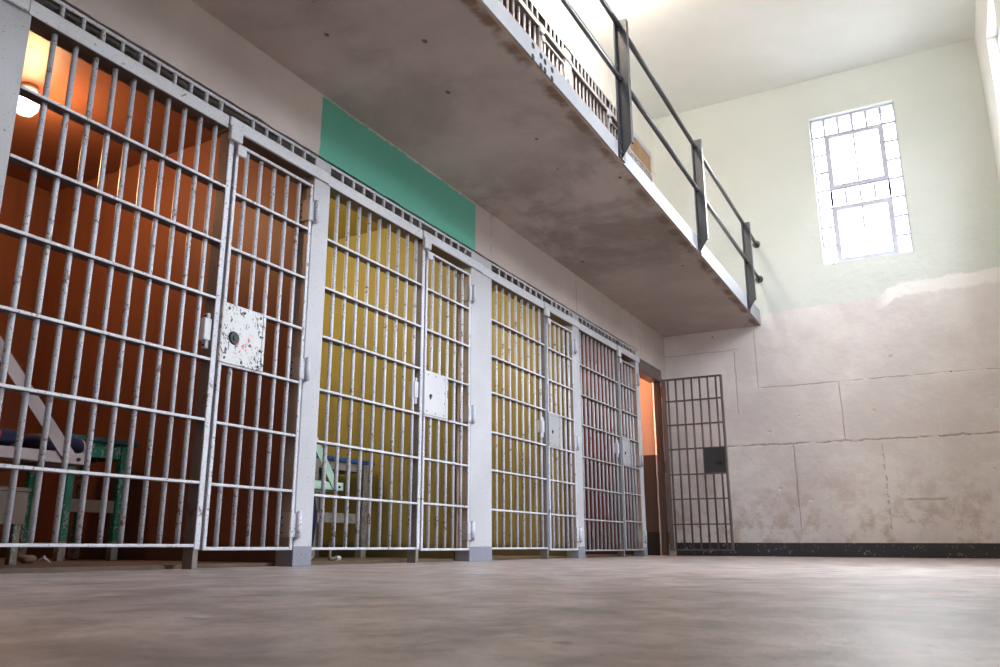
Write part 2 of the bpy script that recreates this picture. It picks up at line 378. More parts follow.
def obj(name, bm, mat, parent=None, loc=(0, 0, 0), label=None):
    me = bpy.data.meshes.new(name); bm.to_mesh(me); bm.free()
    me.materials.append(MT[mat])
    o = bpy.data.objects.new(name, me); COL.objects.link(o); o.parent = parent; o.location = loc
    if label: o['label'] = label
    return o
def again(src, parent, loc=(0, 0, 0)):
    o = src.copy(); COL.objects.link(o); o.parent = parent; o.location = loc; return o
def thing(name, label, cat, loc=(0, 0, 0), rz=0, group=None):
    o = bpy.data.objects.new(name, None); COL.objects.link(o); o.location = loc; o.rotation_euler = (0, 0, rz)
    o.empty_display_size = .1
    o['label'] = label; o['category'] = cat
    if group: o['group'] = group
    return o
def tag(o, label, cat, group=None):
    o['label'] = label; o['category'] = cat
    if group: o['group'] = group
    return o
def struct(name, bm, mat, label=None):
    o = obj(name, bm, mat); o['kind'] = 'structure'
    if label: o['label'] = label
    return o
def B(*a, bev=0.0):
    bm = bmesh.new(); box(bm, *a, bev=bev); return bm
def lower_top(o):
    o.data = o.data.copy()
    for v in o.data.vertices:
        if v.co.z > 2.28: v.co.z -= .03
def dup(root, dloc, label, group=None):
    """copy a thing with its parts and sub-parts"""
    r = root.copy(); COL.objects.link(r); r.location = Vector(root.location)+Vector(dloc); r['label'] = label
    if group: r['group'] = group
    for ch in list(root.children):
        c = ch.copy(); COL.objects.link(c); c.parent = r
        if c.name.startswith(('header', 'channel')): lower_top(c)
        for g in list(ch.children):
            d = g.copy(); COL.objects.link(d); d.parent = c
    return r

# ------------------------------------------------------------------ the hall
YB, YE, XR, ZC = -4.0, 10.357, 3.96, 5.99
struct('floor', B(-2.9, XR+.3, YB-.3, YE+.3, -.2, 0), 'floor')
struct('ceiling', B(-2.9, XR+.3, YB-.3, YE+.3, ZC, ZC+.2), 'ceiling')
def wall_with_holes(axis, a, b_, lo, hi, z0, z1, holes):
    """wall slab between planes a,b_ across axis, running lo..hi, with window holes (centre, half, zlo, zhi)"""
    bm = bmesh.new()
    def bx(u0, u1, v0, v1):
        if axis == 'x': box(bm, a, b_, u0, u1, v0, v1)
        else: box(bm, u0, u1, a, b_, v0, v1)
    zl, zh = holes[0][2], holes[0][3]
    bx(lo, hi, z0, zl); bx(lo, hi, zh, z1)
    u = lo
    for c, h, _, _ in sorted(holes):
        bx(u, c-h, zl, zh); u = c+h
    bx(u, hi, zl, zh)
    bmesh.ops.remove_doubles(bm, verts=bm.verts, dist=1e-5)
    return bm
struct('wall_end', wall_with_holes('y', YE, YE+.3, -.25, XR+.3, 0, ZC, [(2.54, .49, *WIN_Z)]), 'end_wall')
bm = wall_with_holes('x', XR, XR+.3, YB-.3, YE, 2.8, ZC, [(y, .56, 3.42, 5.28) for y in RIGHT_WINDOWS])
b2 = wall_with_holes('x', XR, XR+.3, YB-.3, YE, 0, 2.8, [(4.8, .8, 1.0, 2.3)]); merge(bm, b2)  # opening for the added low window, out of view
struct('wall_right', bm, 'right_wall')
struct('wall_back', B(-.25, XR, YB-.3, YB, 0, ZC), 'right_wall')
# lower left wall: plaster band over the cell fronts, with a ragged bottom edge
bm = bmesh.new()
pts = [(YB, 2.81)]
y = YB; low = []
pts.append((YB, 0)); pts.append((1.249, 0)); pts.append((1.249, 2.388))
y = 1.30
while y < 9.22:
    low.append((y, 2.388+.008*noise.noise(Vector((y*7, 0, 1)))+.004*random.random())); y += .045
pts += low
pts += [(9.266, 2.388), (9.266, 2.302), (10.122, 2.302), (10.122, 0), (YE, 0), (YE, 2.81)]
extrude_poly(bm, pts, 0, -.018, 0.0)
struct('wall_left', bm, 'plaster')
for nm, y0, y1 in (('near', YB, 1.405), ('pier', 5.335, 5.525)):
    struct('wall_left_'+nm, B(-.30, -.122, y0, y1, 0, 2.79), 'plaster'); struct('wall_left_upper_'+nm, B(-.30, -.122, y0, y1, 2.99, ZC), 'upper_plaster')
# upper left wall over the upper cells
UZ = 2.99
struct('wall_left_upper', B(-.018, 0.0, YB, YE, UZ+2.428, ZC), 'upper_plaster')
bm = bmesh.new(); box(bm, -.11, 0, YB, 1.24, UZ, UZ+2.428); box(bm, -.11, 0, 10.23, YE, UZ, UZ+2.428); 
struct('wall_left_upper_end', bm, 'upper_plaster')
# walkway slab, its edge lifting slightly towards the camera
def zb(y): return 2.795+.0135*min(YE-y, 5.6)
bm = bmesh.new()
ys = [YB, 0, 2, 3, 4, 4.757, 6, 8, YE]
for i in range(len(ys)-1):
    t = bmesh.new(); v = []
    for yy in (ys[i], ys[i+1]):
        v.append([t.verts.new(c) for c in ((-.14, yy, 2.795), (1.235, yy, zb(yy)), (1.235, yy, 2.985), (-.14, yy, 2.985))])
    for k in range(4): t.faces.new((v[0][k], v[0][(k+1) % 4], v[1][(k+1) % 4], v[1][k]))
    if i == 0: t.faces.new(v[0])
    if i == len(ys)-2: t.faces.new(v[1][::-1])
    bmesh.ops.recalc_face_normals(t, faces=t.faces); merge(bm, t)
bmesh.ops.remove_doubles(bm, verts=bm.verts, dist=1e-5)
struct('floor_walkway', bm, 'slab', 'concrete walkway slab over the lower cells')
bm = bmesh.new()
extrude_poly(bm, [(YB, zb(YB)+.004), (4.757, zb(4.757)+.004), (YE, zb(YE)+.004), (YE, 2.99), (YB, 3.01)], 0, 1.235, 1.25)
fas = struct('trim_1', bm, 'fascia', 'white steel edge plate of the walkway')
for (px, pz) in ((3.837, 2.963), (3.834, 2.886), (3.946, 2.956), (4.002, 2.947), (3.943, 2.886), (4.0, 2.889), (4.104, 2.948), (4.1, 2.886)):
    bm = bmesh.new(); cyl(bm, (1.2485, px, pz), (1.2515, px, pz), .020, 14); obj('bolt_hole', bm, 'dark_hole', fas)

# cell shells: (name, y0, y1, material)
def shell(tagname, y0, y1, z0, z1, mat, back=-2.65, floor=True):
    bm = bmesh.new(); t = .06
    box(bm, back-t, back, y0-t, y1+t, z0, z1+t)
    box(bm, back, -.125, y0-t, y0, z0, z1+t); box(bm, back, -.125, y1, y1+t, z0, z1+t)
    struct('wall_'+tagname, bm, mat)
    struct('ceiling_'+tagname, B(back, -.032, y0, y1, z1, z1+t), mat)
    if floor: struct('floor_'+tagname, B(back, -.13, y0, y1, z0, z0+.018), 'cell_floor')
CELLS = [('rust_cell', 1.47, 3.42, 'cell_orange'), ('mustard_cell', 3.545, 5.27, 'cell_yellow'),
         ('ochre_cell', 5.59, 7.285, 'cell_yellow_b'), ('maroon_cell', 7.41, 9.15, 'cell_red')]
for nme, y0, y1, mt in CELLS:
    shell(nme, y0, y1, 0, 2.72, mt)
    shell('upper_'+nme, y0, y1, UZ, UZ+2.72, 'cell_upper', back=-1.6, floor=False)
shell('doorway', 9.30, 10.15, 0, 2.72, 'dado', back=-1.6, floor=False)
shell('upper_doorway', 9.30, 10.17, UZ, UZ+2.72, 'cell_upper', back=-1.2, floor=False)

struct('baseboard_end', B(.02, XR, YE-.012, YE, 0, .155), 'baseboard')
struct('baseboard_right', B(XR-.012, XR, YB, YE-.012, 0, .155), 'baseboard')

# windows
def window(name, loc, rz, wd, z0, z1, cols=6, rows=8):
    w_ = bpy.data.objects.new(name, None); COL.objects.link(w_); w_.location = loc; w_.rotation_euler = (0, 0, rz); w_['kind'] = 'structure'
    # local: x across, y outwards, z up
    bm = bmesh.new(); h = wd/2; f = .022; H = z1-z0
    box(bm, -h, -h+f, 0, .05, 0, H); box(bm, h-f, h, 0, .05, 0, H)
    box(bm, -h+f, h-f, 0, .05, 0, f); box(bm, -h+f, h-f, 0, .05, H-f, H)
    obj('window_frame', bm, 'window_steel', w_)
    dx, dz = wd/cols, H/rows
    bm = bmesh.new(); t = .030
    def vline(x, za, zb_): box(bm, x-t/2, x+t/2, .015, .035, za, zb_)
    def hline(z, xa, xb): box(bm, xa, xb, .016, .034, z-t/2, z+t/2)
    # rows counted from the top
    def zt(r): return H-r*dz
    for c in range(1, cols):
        x = -h+c*dx
        vline(x, zt(1), H-f)                                   # top row
        if c in (1, cols-1): vline(x, f, zt(1))
        vline(x, zt(5)+t, zt(4)-t)                              # middle row
    for r in range(1, rows):
        for (xa, xb) in ((-h+f, -h+dx), (h-dx, h-f)): hline(zt(r), xa, xb)
    for r in (1, 4, 5): hline(zt(r), -h+dx, h-dx)
    obj('muntin_grid', bm, 'window_steel', w_)
    for (ra, rb) in ((1, 4), (5, rows)):
        bm = bmesh.new(); s = .044
        xa, xb, za, zb_ = -h+dx+.004, h-dx-.004, zt(rb)+(.004 if rb < rows else f), zt(ra)-.006
        box(bm, xa, xa+s, -.005, .04, za, zb_); box(bm, xb-s, xb, -.005, .04, za, zb_)
        box(bm, xa+s, xb-s, -.005, .04, za, za+s); box(bm, xa+s, xb-s, -.005, .04, zb_-s, zb_)
        box(bm, -.012, .012, .015, .03, za+s, zb_-s)
        n = rb-ra
        for k in range(1, n*1):
            z = za+(zb_-za)*k/n; box(bm, xa+s, xb-s, .018, .024, z-.003, z+.003)
        obj('vent_sash', bm, 'window_steel', w_)
    obj('pane', B(-h+.01, h-.01, .024, .028, .01, H-.01), 'pane', w_)
    return w_
window('window_1', (2.54, YE+.07, WIN_Z[0]), 0, .98, *WIN_Z)
ADDED_LOW_WINDOW = (4.8, .8, 1.0, 2.3)
window('window_5', (XR+.10, 4.8, 1.0), R(-90), 1.6, 1.0, 2.3, 8, 5)  # added window, unseen, throws fill light on the lower cell fronts
for i, y in enumerate(RIGHT_WINDOWS):
    window('window_%d' % (i+2), (XR+.10, y, 3.42), R(-90), 1.12, 3.42, 5.28)

# ------------------------------------------------------------------ cell fronts
L = [1.889, 1.586, 1.288, .973, .676, .377, .089]
D = [2.163, 1.881, 1.581, 1.281, .972, .676, .379, .080]
ZH0, ZH1, ZS, ZT = 2.226, 2.296, 2.356, 2.374

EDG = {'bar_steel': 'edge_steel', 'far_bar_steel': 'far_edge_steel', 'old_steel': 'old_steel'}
def crossbar_bm(y0, y1, z, x0=-.065, x1=0.0, t=.014):
    bm = bmesh.new(); box(bm, x0, x1, y0, y1, z-t/2, z+t/2, bev=.002); return bm
def bar_bm(y, z0, z1, x=-.033, r=.0122):
    bm = bmesh.new(); cyl(bm, (x, y, z0), (x, y, z1), r, 14); return bm

Z_EDGE = [True]
def cell_grille(y0, y1, bars, dz, label, mat, hs=-.03):
    """fixed barred panel from post edge y0 to mullion right edge y1 (local y measured from y0)"""
    t = thing('cell_grille', label, 'cell bars', (0, y0, 0), group='fixed barred panels of the lower cells')
    W = y1-y0; my = W-.032
    for yb in bars:
        obj('bar', bar_bm(yb-y0, L[6]+dz, ZH0+.02), mat, t)
    for z in L:
        obj('crossbar', crossbar_bm(.003, my, z+dz), EDG[mat], t)
    bm = bmesh.new(); box(bm, -.075, -.006, my, W, 0, ZH0, bev=.002)
    mu = obj('mullion', bm, 'plate_steel', t)
    obj('edge_strip', B(-.006, .001, my, W, .088, ZH0, bev=.002), mat if Z_EDGE[0] else 'slate_edge', mu)
    bm = bmesh.new(); box(bm, .0065, .013, hs, W-.058, ZH0, ZH1, bev=.003); box(bm, -.10, .0065, .004, W-.058, ZH0, ZH1, bev=.003)
    obj('header', bm, 'header_steel', t)
    # keeper box on the mullion
    bm = bmesh.new(); box(bm, -.065, -.012, my-.045, my, 1.085, 1.195, bev=.003); box(bm, -.05, -.022, my-.022, my, 1.045, 1.225, bev=.003)
    kp = obj('lock_keeper', bm, 'white_steel', t)
    for z in (1.062, 1.211):
        bm = bmesh.new(); cyl(bm, (-.036, my-.0255, z), (-.036, my-.021, z), .007, 8); obj('rivet', bm, 'dark_hole', kp)
    return t

def cell_door(y0, y1, bars, dz, label, lock, plate_w, mat, lockmat, group, hinges=True):
    """hinged door; origin on the hinge line y1, leaf spans local y from y0-y1 to 0"""
    t = thing('cell_door', label, 'cell door', (0, y1, 0), group=group)
    W = y1-y0
    bm = bmesh.new()
    box(bm, -.055, .006, -W, -W+.022, D[7]+dz-.008, D[0]+dz+.004, bev=.003)
    obj('latch_stile', bm, mat, t)
    bm = bmesh.new()
    box(bm, -.075, -.002, -.022, 0, D[7]+dz-.008, D[0]+dz+.004, bev=.002)
    box(bm, -.075, -.070, -.055, -.022, D[7]+dz, D[0]+dz)
    hs = obj('hinge_stile', bm, 'stile_tan' if lock != 'open' else mat, t)
    obj('edge_strip', B(-.002, .006, -.022, 0, D[7]+dz-.008, D[0]+dz+.004, bev=.002), mat, hs)
    bm = crossbar_bm(-W+.022, -.022, D[0]+dz-.004, -.055, .004, .016); obj('top_rail', bm, EDG[mat], t)
    bm = crossbar_bm(-W+.022, -.022, D[7]+dz, -.055, .004, .016); obj('bottom_rail', bm, EDG[mat], t)
    for yb in bars:
        obj('bar', bar_bm(yb-y1, D[7]+dz, D[0]+dz-.01, -.027, .0122), mat, t)
    for z in D[1:7]:
        obj('crossbar', crossbar_bm(-W+.022, -.022, z+dz, -.055, .003), EDG[mat], t)
    # lock plate between the crossbars at 0.98 and 1.28
    z0, z1 = D[4]+dz+.004, D[3]+dz-.004
    ya = -W-.012 if lock != 'open' else -W+.012; yb = ya+plate_w
    bm = bmesh.new(); box(bm, -.045, .010, ya+.012, yb, z0, z1, bev=.003)
    box(bm, -.03, .016, ya+.002, ya+.03, z0, z1, bev=.003); box(bm, -.03, .014, yb-.022, yb, z0, z1, bev=.003)
    pl = obj('lock_plate', bm, lockmat, t)
    kr = .035 if lock == 'big' else .013
    ky, kz = ya+(.095 if lock == 'big' else .085), (z0+z1)/2-.015
    if lock == 'open': ky, kr = ya+.075, .036
    bm = bmesh.new(); 
    xf = -.047 if lock == 'open' else .010
    sg = -1 if lock == 'open' else 1
    cyl(bm, (xf, ky, kz), (xf+sg*.008, ky, kz), kr, 20, kr*.85)
    if lock == 'small': cyl(bm, (.008, ky, kz-.016), (.014, ky, kz-.016), .008, 10)
    if lock == 'big': cyl(bm, (.018, ky, kz), (.024, ky, kz), kr*.4, 14)
    obj('keyhole', bm, 'black_iron', pl)
    if lock != 'open':
        rv = []
        rad = .0068 if lock == 'big' else .004
        spots = [(ya+.05, z1-.02), (ya+plate_w*.5, z1-.02), (yb-.04, z1-.02), (yb-.032, (z0+z1)/2+.03), (yb-.032, (z0+z1)/2-.045), (yb-.04, z0+.02), (ya+plate_w*.5, z0+.02), (ya+.04, z0+.025)]
        for (py, pz) in spots:
            bm = bmesh.new(); cyl(bm, (.010, py, pz), (.0135, py, pz), rad, 8); obj('rivet', bm, 'black_iron', pl)
    # little stop block on the top latch corner
    if lock != 'open':
        obj('stop_block', B(.0065, .022, -W-.004, -W+.06, D[0]-.06, D[0]-.004, bev=.003), 'white_steel', t)
    if hinges:
        for (za, zb_) in ((1.945, 2.075), (1.0, 1.125), (.147, .278)):
            bm = bmesh.new()
            box(bm, .006, .014, -.03, .035, za+.004, zb_-.004, bev=.002)
            cyl(bm, (.022, .02, za), (.022, .02, zb_), .0155, 12)
            cyl(bm, (.022, .02, za-.008), (.022, .02, za), .010, 10); cyl(bm, (.022, .02, zb_), (.022, .02, zb_+.008), .010, 10)
            h = obj('hinge', bm, mat if lock != 'open' else 'old_steel', t)
            obj('hinge_leaf', B(-.078, .010, -.034, -.0225, za, zb_, bev=.002), 'leaf_steel' if lock != 'open' else 'old_steel', h)
            for k in (.2, .5, .8):
                z = za+(zb_-za)*k; bm = bmesh.new(); cyl(bm, (-.045, -.0365, z), (-.045, -.033, z), .005, 8)
                obj('hinge_screw', bm, 'dark_hole', h)
    return t

def post(y0, y1, label, cover=False):
    t = thing('cell_post', label, 'post', (0, y0, 0), group='steel posts between the lower cells')
    W = y1-y0
    bm = bmesh.new(); box(bm, -.118, .004, 0, W, .10, ZT, bev=.004)
    obj('shaft', bm, 'post_steel', t)
    obj('foot_band', B(-.119, .006, -.001, W+.001, 0, .105, bev=.003), 'grey_base', t, label='darker grey painted foot')
    if cover:
        bm = bmesh.new(); box(bm, .002, .010, .02, .20, 1.55, 2.0, bev=.003); obj('cover_plate', bm, 'white_steel', t)
    return t

def bars_even(a, b_, n): return [a+(b_-a)*i/(n-1) for i in range(n)]
FG = 'hinged barred doors of the lower cells'
fronts = []
# y: grille start, mullion right edge, door start, door hinge edge
SPEC = [
 dict(g=(1.644, 2.778), gb=bars_even(1.769, 2.672, 10), d=(2.792, 3.402), db=[2.90, 3.004, 3.108, 3.214, 3.316], dz=.017, m='bar_steel'),
 dict(g=(3.558, 4.622), gb=bars_even(3.672, 4.568-.02, 9), d=(4.634, 5.262), db=[4.762, 4.869, 4.975, 5.078, 5.185], dz=.002, m='bar_steel'),
 dict(g=(5.606, 6.648), gb=bars_even(5.745, 6.580, 8), d=(6.660, 7.268), db=[6.795, 6.902, 7.006, 7.110, 7.213], dz=.001, m='bar_steel'),
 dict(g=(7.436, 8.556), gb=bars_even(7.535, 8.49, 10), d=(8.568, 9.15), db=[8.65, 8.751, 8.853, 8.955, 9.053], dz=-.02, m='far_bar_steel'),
]
NG = ['white fixed bar panel of the orange-lit cell, nearest the camera', 'white fixed bar panel before the mustard cell with the blue-topped table',
      'white fixed bar panel of the empty yellow cell, third along', 'grey fixed bar panel before the dark maroon cell']
ND = ['barred door with the chipped speckled lock plate and big round keyhole', 'barred door with clean white lock plate beside the mustard cell',
      'barred door of the third, empty yellow cell with small keyhole', 'narrow-looking barred door of the maroon cell, beside the lit doorway']
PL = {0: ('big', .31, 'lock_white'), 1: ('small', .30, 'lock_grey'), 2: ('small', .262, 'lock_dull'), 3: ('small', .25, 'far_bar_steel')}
for i, s in enumerate(SPEC):
    Z_EDGE[0] = i < 2
    g = cell_grille(*s['g'], s['gb'], s['dz'], NG[i], s['m'], (-.02, -.03, -.17, -.01)[i])
    lk, pw, lm = PL[i]
    d = cell_door(*s['d'], s['db'], (.012, .004, -.001, -.008)[i], ND[i], lk, pw, s['m'], lm, FG)
    # header over the door, stepping forward, with drop bracket, plus short bars in the vent slot
    y0, y1 = s['g'][1]-.055, (3.525, 5.433, 7.423, 9.256)[i]
    t = thing('door_header', ['painted steel header over the door with the speckled lock plate', 'painted steel header ending at the broad post after the mustard cell',
                              'painted steel header over the third cell door', 'painted steel header over the maroon cell door, next to the doorway'][i], 'header', (0, y0, 0), group='steel headers over the cell doors')
    W = y1-y0
    bm = bmesh.new(); box(bm, .0065, .021, 0, W, ZH0+.004, ZH1+.002, bev=.004); box(bm, -.10, .0065, .022, -.012+s['d'][1]-y0, ZH0+.004, ZH1+.002, bev=.003); obj('channel', bm, 'header_steel', t)
    bm = bmesh.new(); box(bm, .008, .034, 0, .085, ZH0-.06, ZH0+.02, bev=.004); obj('drop_bracket', bm, 'white_steel', t)
    if i == 0:
        fb = [g, d, t]
    fronts.append((g, d, t))
    # top strip per cell, and an added dark backing that makes the vent slots look shaded
    a, b_ = s['g'][0], s['d'][1]
    bm = bmesh.new(); box(bm, -.010, .003, a-.001, b_+.005, ZS, ZT, bev=.003)
    b2 = bm.copy(); box(bm, -.115, -.048, a+.001, b_+.003, 2.338, 2.50)
    st = struct('trim_%d' % (i+2), bm, 'edge_steel')
    bmesh.ops.translate(b2, verts=b2.verts, vec=(0, 0, UZ+.05)); box(b2, -.115, -.048, a+.001, b_+.003, UZ+2.338, UZ+2.60)
    st2 = struct('trim_%d' % (i+12), b2, 'edge_steel')
    for yb in s['gb']+s['db']:
        obj('slot_bar', bar_bm(yb, ZH1-.003, ZS+.003, -.004, .0105), s['m'], st)
        obj('slot_bar', bar_bm(yb, UZ+ZH1-.035, UZ+ZS+.053, -.004, .0105), s['m'], st2)
    fronts[-1] = fronts[-1]+(st,)
t = thing('door_header', 'short end of a painted steel header in the top left corner', 'header', (0, 1.25, 0))
obj('channel', B(.0065, .024, 0, .368, ZH0, ZH1, bev=.004), 'white_steel', t)
POSTS = [(1.25, 1.644, 'broad white post left of the orange-lit cell', True), (3.41, 3.558, 'white post between the orange-lit cell and the mustard cell', False),
         (5.27, 5.606, 'broad white post between the two yellow cells', False), (7.277, 7.436, 'white post between the third cell and the maroon cell', False),
         (9.158, 9.262, 'narrow grey post beside the lit doorway', False)]
posts = [post(*p) for p in POSTS]

# upper tier: the same fronts again, one storey up
UN = ['first', 'second', 'third', 'fourth']
UG = [None, 'upper white bar panel behind the walkway edge, left of the first tall railing post', 'upper white bar panel nearest the tall railing post', 'upper white bar panel hidden behind the tall railing post']
for i, (g, d, t, st) in enumerate(fronts):
    dup(g, (0, 0, UZ), ['upper bar panel above the orange-lit cell, hidden by the walkway from below', 'upper bar panel seen over the walkway edge at the top of the picture', 'upper bar panel beyond the drilled bolt holes, before the tall railing post',
                        'upper bar panel just short of the tallest railing post'][i], 'fixed barred panels of the upper cells')
    dup(d, (0, 0, UZ), ['upper cell door above the speckled lock plate, hidden by the walkway from below', 'upper cell door at the very top edge of the walkway', 'upper cell door above the bolt holes in the walkway edge',
                        'upper cell door behind the tallest railing post'][i], 'hinged barred doors of the upper cells')
    dup(t, (0, 0, UZ), ['upper door header above the orange-lit cell, hidden by the walkway from below', 'upper door header at the very top of the picture', 'upper door header above the drilled bolt holes', 'upper door header behind the tallest railing post'][i], 'steel headers over the upper doors')
for i, p in enumerate(posts):
    dup(p, (0, 0, UZ), ['upper white post above the post left of the orange-lit cell', 'upper white post above the post beside the speckled lock plate door', 'upper white post above the broad post of the yellow cells', 'upper white post between the upper bar panels, left of the tall railing post', 'upper white post beside the rusty mesh gate'][i], 'steel posts between the upper cells')
# rusty mesh gate at the end of the upper tier
t = thing('mesh_gate', 'rusty tan mesh and bar gate at the far end of the upper walkway', 'gate', (0, 9.33, UZ))
bm = bmesh.new(); W = .90
box(bm, -.05, .004, 0, .015, 0, 2.36); box(bm, -.05, .004, W-.015, W, 0, 2.36); box(bm, -.05, .004, .015, W-.015, 2.345, 2.36); box(bm, -.05, .004, .015, W-.015, 2.075, 2.09)
obj('gate_frame', bm, 'white_steel', t)
MT['rusty_mesh'] = painted_metal('rusty_mesh', (.42, .26, .15), rust=(.25, .12, .06), rust_amt=.6, chips=.4)
bm = bmesh.new(); box(bm, -.012, -.006, .015, W-.015, 2.09, 2.345)
for k in range(16): box(bm, -.007, -.002, .05+k*.052, .062+k*.052, 2.09, 2.345)
obj('mesh_panel', bm, 'rusty_mesh', t, label='rusty orange mesh')
for k in range(9): obj('bar', bar_bm(.09+k*.09, .05, 2.08, -.012, .012), 'white_steel', t)
struct('trim_20', B(-.07, .004, 9.27, 10.235, UZ+2.362, UZ+2.425, bev=.003), 'white_steel')

# lit doorway frame and its door, swung open against the end wall
t = thing('doorway_frame', 'dark rusty steel frame of the open doorway at the far end', 'door frame', (0, 9.262, 0))
bm = bmesh.new(); box(bm, -.14, .012, 0, .858, 2.145, 2.30, bev=.004); obj('lintel', bm, 'old_steel', t)
bm = bmesh.new(); box(bm, -.08, -.002, .800, .845, 0, 2.145, bev=.003); box(bm, -.05, -.035, .790, .800, 0, 2.145)
obj('jamb', bm, 'door_jamb', t)
dr = cell_door(-.745, 0, [-.745+.10*k+.075 for k in range(7)], -.012, 'old dark barred door standing open against the end wall', 'open', .26, 'old_steel', 'dark_plate', None)
dr.location = (.045, 10.06, 0); dr.rotation_euler = (0, 0, R(90)); 

# ------------------------------------------------------------------ railing on the walkway
RX, RZ = 1.278, (3.935, 3.465)
t = thing('guard_railing', 'dark grey two-rail pipe railing along the walkway edge', 'railing', (RX, YE, 2.99))
for i, z in enumerate(RZ):
    bm = bmesh.new(); zz = z-2.99
    cyl(bm, (0, -9.5, zz+.09), (0, -4.95, zz+.06), .021, 16, .021); cyl(bm, (0, -4.95, zz+.06), (0, -.02, zz-.07), .021, 16)
    obj('rail', bm, 'rail_steel', t)
    bm = bmesh.new(); cyl(bm, (0, -.022, zz-.07), (0, -.002, zz-.07), .047, 18); cyl(bm, (0, -.06, zz-.07), (0, -.02, zz-.07), .028, 14)
    obj('wall_flange', bm, 'rail_steel', t)
for yp in (.8, 3.05, 5.31, 7.47, 9.64):
    bm = bmesh.new(); y = yp-YE; zs = zb(yp)-2.99; top = 4.03-2.99-(.02 if yp > 7 else 0)-(.10 if yp > 9 else 0)
    # channel: web across the rail, flange against the edge plate; bottom cut on the slant
    extrude_poly(bm, [(1.252-RX, zs+.01), (1.262-RX, zs+.005), (1.342-RX, zs+.13), (1.342-RX, top), (1.252-RX, top)], 1, y-.008, y)
    box(bm, 1.252-RX, 1.262-RX, y-.008, y+.075, zs+.01, top)
    box(bm, 1.332-RX, 1.342-RX, y, y+.04, zs+.13, top)
    box(bm, 1.252-RX, 1.262-RX, y-.05, y-.008, zs+.01, top)
    p_ = obj('post', bm, 'rail_post', t)
    bm = bmesh.new()
    for z in (zs+.05, zs+.13): cyl(bm, (1.262-RX, y-.03, z), (1.272-RX, y-.03, z), .012, 8)
    obj('bolt', bm, 'rail_steel', p_)

# ------------------------------------------------------------------ things in the cells
# bunks hinged on the near wall, held by a slanting brace
def bunk(y0, y1, ztop, zb_, x0, x1, wall_z, label, mat):
    t = thing('bunk', label, 'bunk', (x1, y0, 0)); D_ = x1-x0; W = y1-y0
    bm = bmesh.new(); h = ztop-zb_
    box(bm, -.004, 0, 0, W, zb_, ztop); box(bm, -.04, 0, 0, W, zb_, zb_+.004)
    box(bm, -D_, -.004, W-.004, W, zb_, ztop); box(bm, -D_, -.004, 0, .004, zb_, ztop); box(bm, -D_, -D_+.004, .004, W-.004, zb_, ztop)
    obj('frame', bm, mat, t)
    bm = bmesh.new()
    for k in range(7): box(bm, -D_+.1+k*(D_-.2)/6-.02, -D_+.1+k*(D_-.2)/6+.02, .004, W-.004, zb_+.012, zb_+.016)
    obj('slat', bm, mat, t)['kind'] = 'stuff'
    for xx in (.006, -D_+.1):
        bm = bmesh.new(); beam(bm, (xx, W-.08, zb_+.02), (xx, .0, wall_z), .06, .006, (1, 0, 0)); obj('brace', bm, mat, t)
    bm = bmesh.new(); cyl(bm, (0, W-.04, zb_+.025), (.006, W-.04, zb_+.025), .009, 10); obj('pivot_hole', bm, 'dark_hole', t)
    return t
bunk(1.475, 2.42, .515, .462, -2.45, -.40, 1.44, 'mauve steel bunk with slanting brace in the orange-lit cell', 'mauve_steel')
bunk(3.55, 4.305, .505, .452, -2.45, -.40, 1.30, 'mint green steel bunk with slanting brace in the mustard cell', 'mint_steel')
def cushion(name, x0, x1, y0, y1, z0, z1, mat, amp=.02, seedv=0, parent=None, sub=5):
    bm = bmesh.new(); bmesh.ops.create_cube(bm, size=1)
    bmesh.ops.subdivide_edges(bm, edges=bm.edges[:], cuts=14, use_grid_fill=True)
    for v in bm.verts:
        c = v.co*2; 
        k = (abs(c.x)**sub+abs(c.y)**sub+abs(c.z)**sub)**(1/sub); c = c/max(k, 1e-6)*max(abs(c.x), abs(c.y), abs(c.z))
        p = Vector(((x0+x1)/2+c.x*(x1-x0)/2, (y0+y1)/2+c.y*(y1-y0)/2, (z0+z1)/2+c.z*(z1-z0)/2))
        d = noise.noise_vector(p*7+Vector((seedv, 0, 0)))*amp
        if c.z < -.9: d.z = 0
        v.co = p+d
    for f in bm.faces: f.smooth = True
    return obj(name, bm, mat, parent)
tag(cushion('mattress', -2.35, -.42, 1.50, 2.24, .517, .605, 'navy_stripe', .012), 'thin navy mattress with red and white stripes on the mauve bunk', 'mattress')
tag(cushion('blanket', -.95, -.55, 2.285, 2.60, .520, .612, 'navy_stripe', .03, 4, sub=3), 'crumpled navy striped blanket at the end of the mauve bunk', 'blanket')

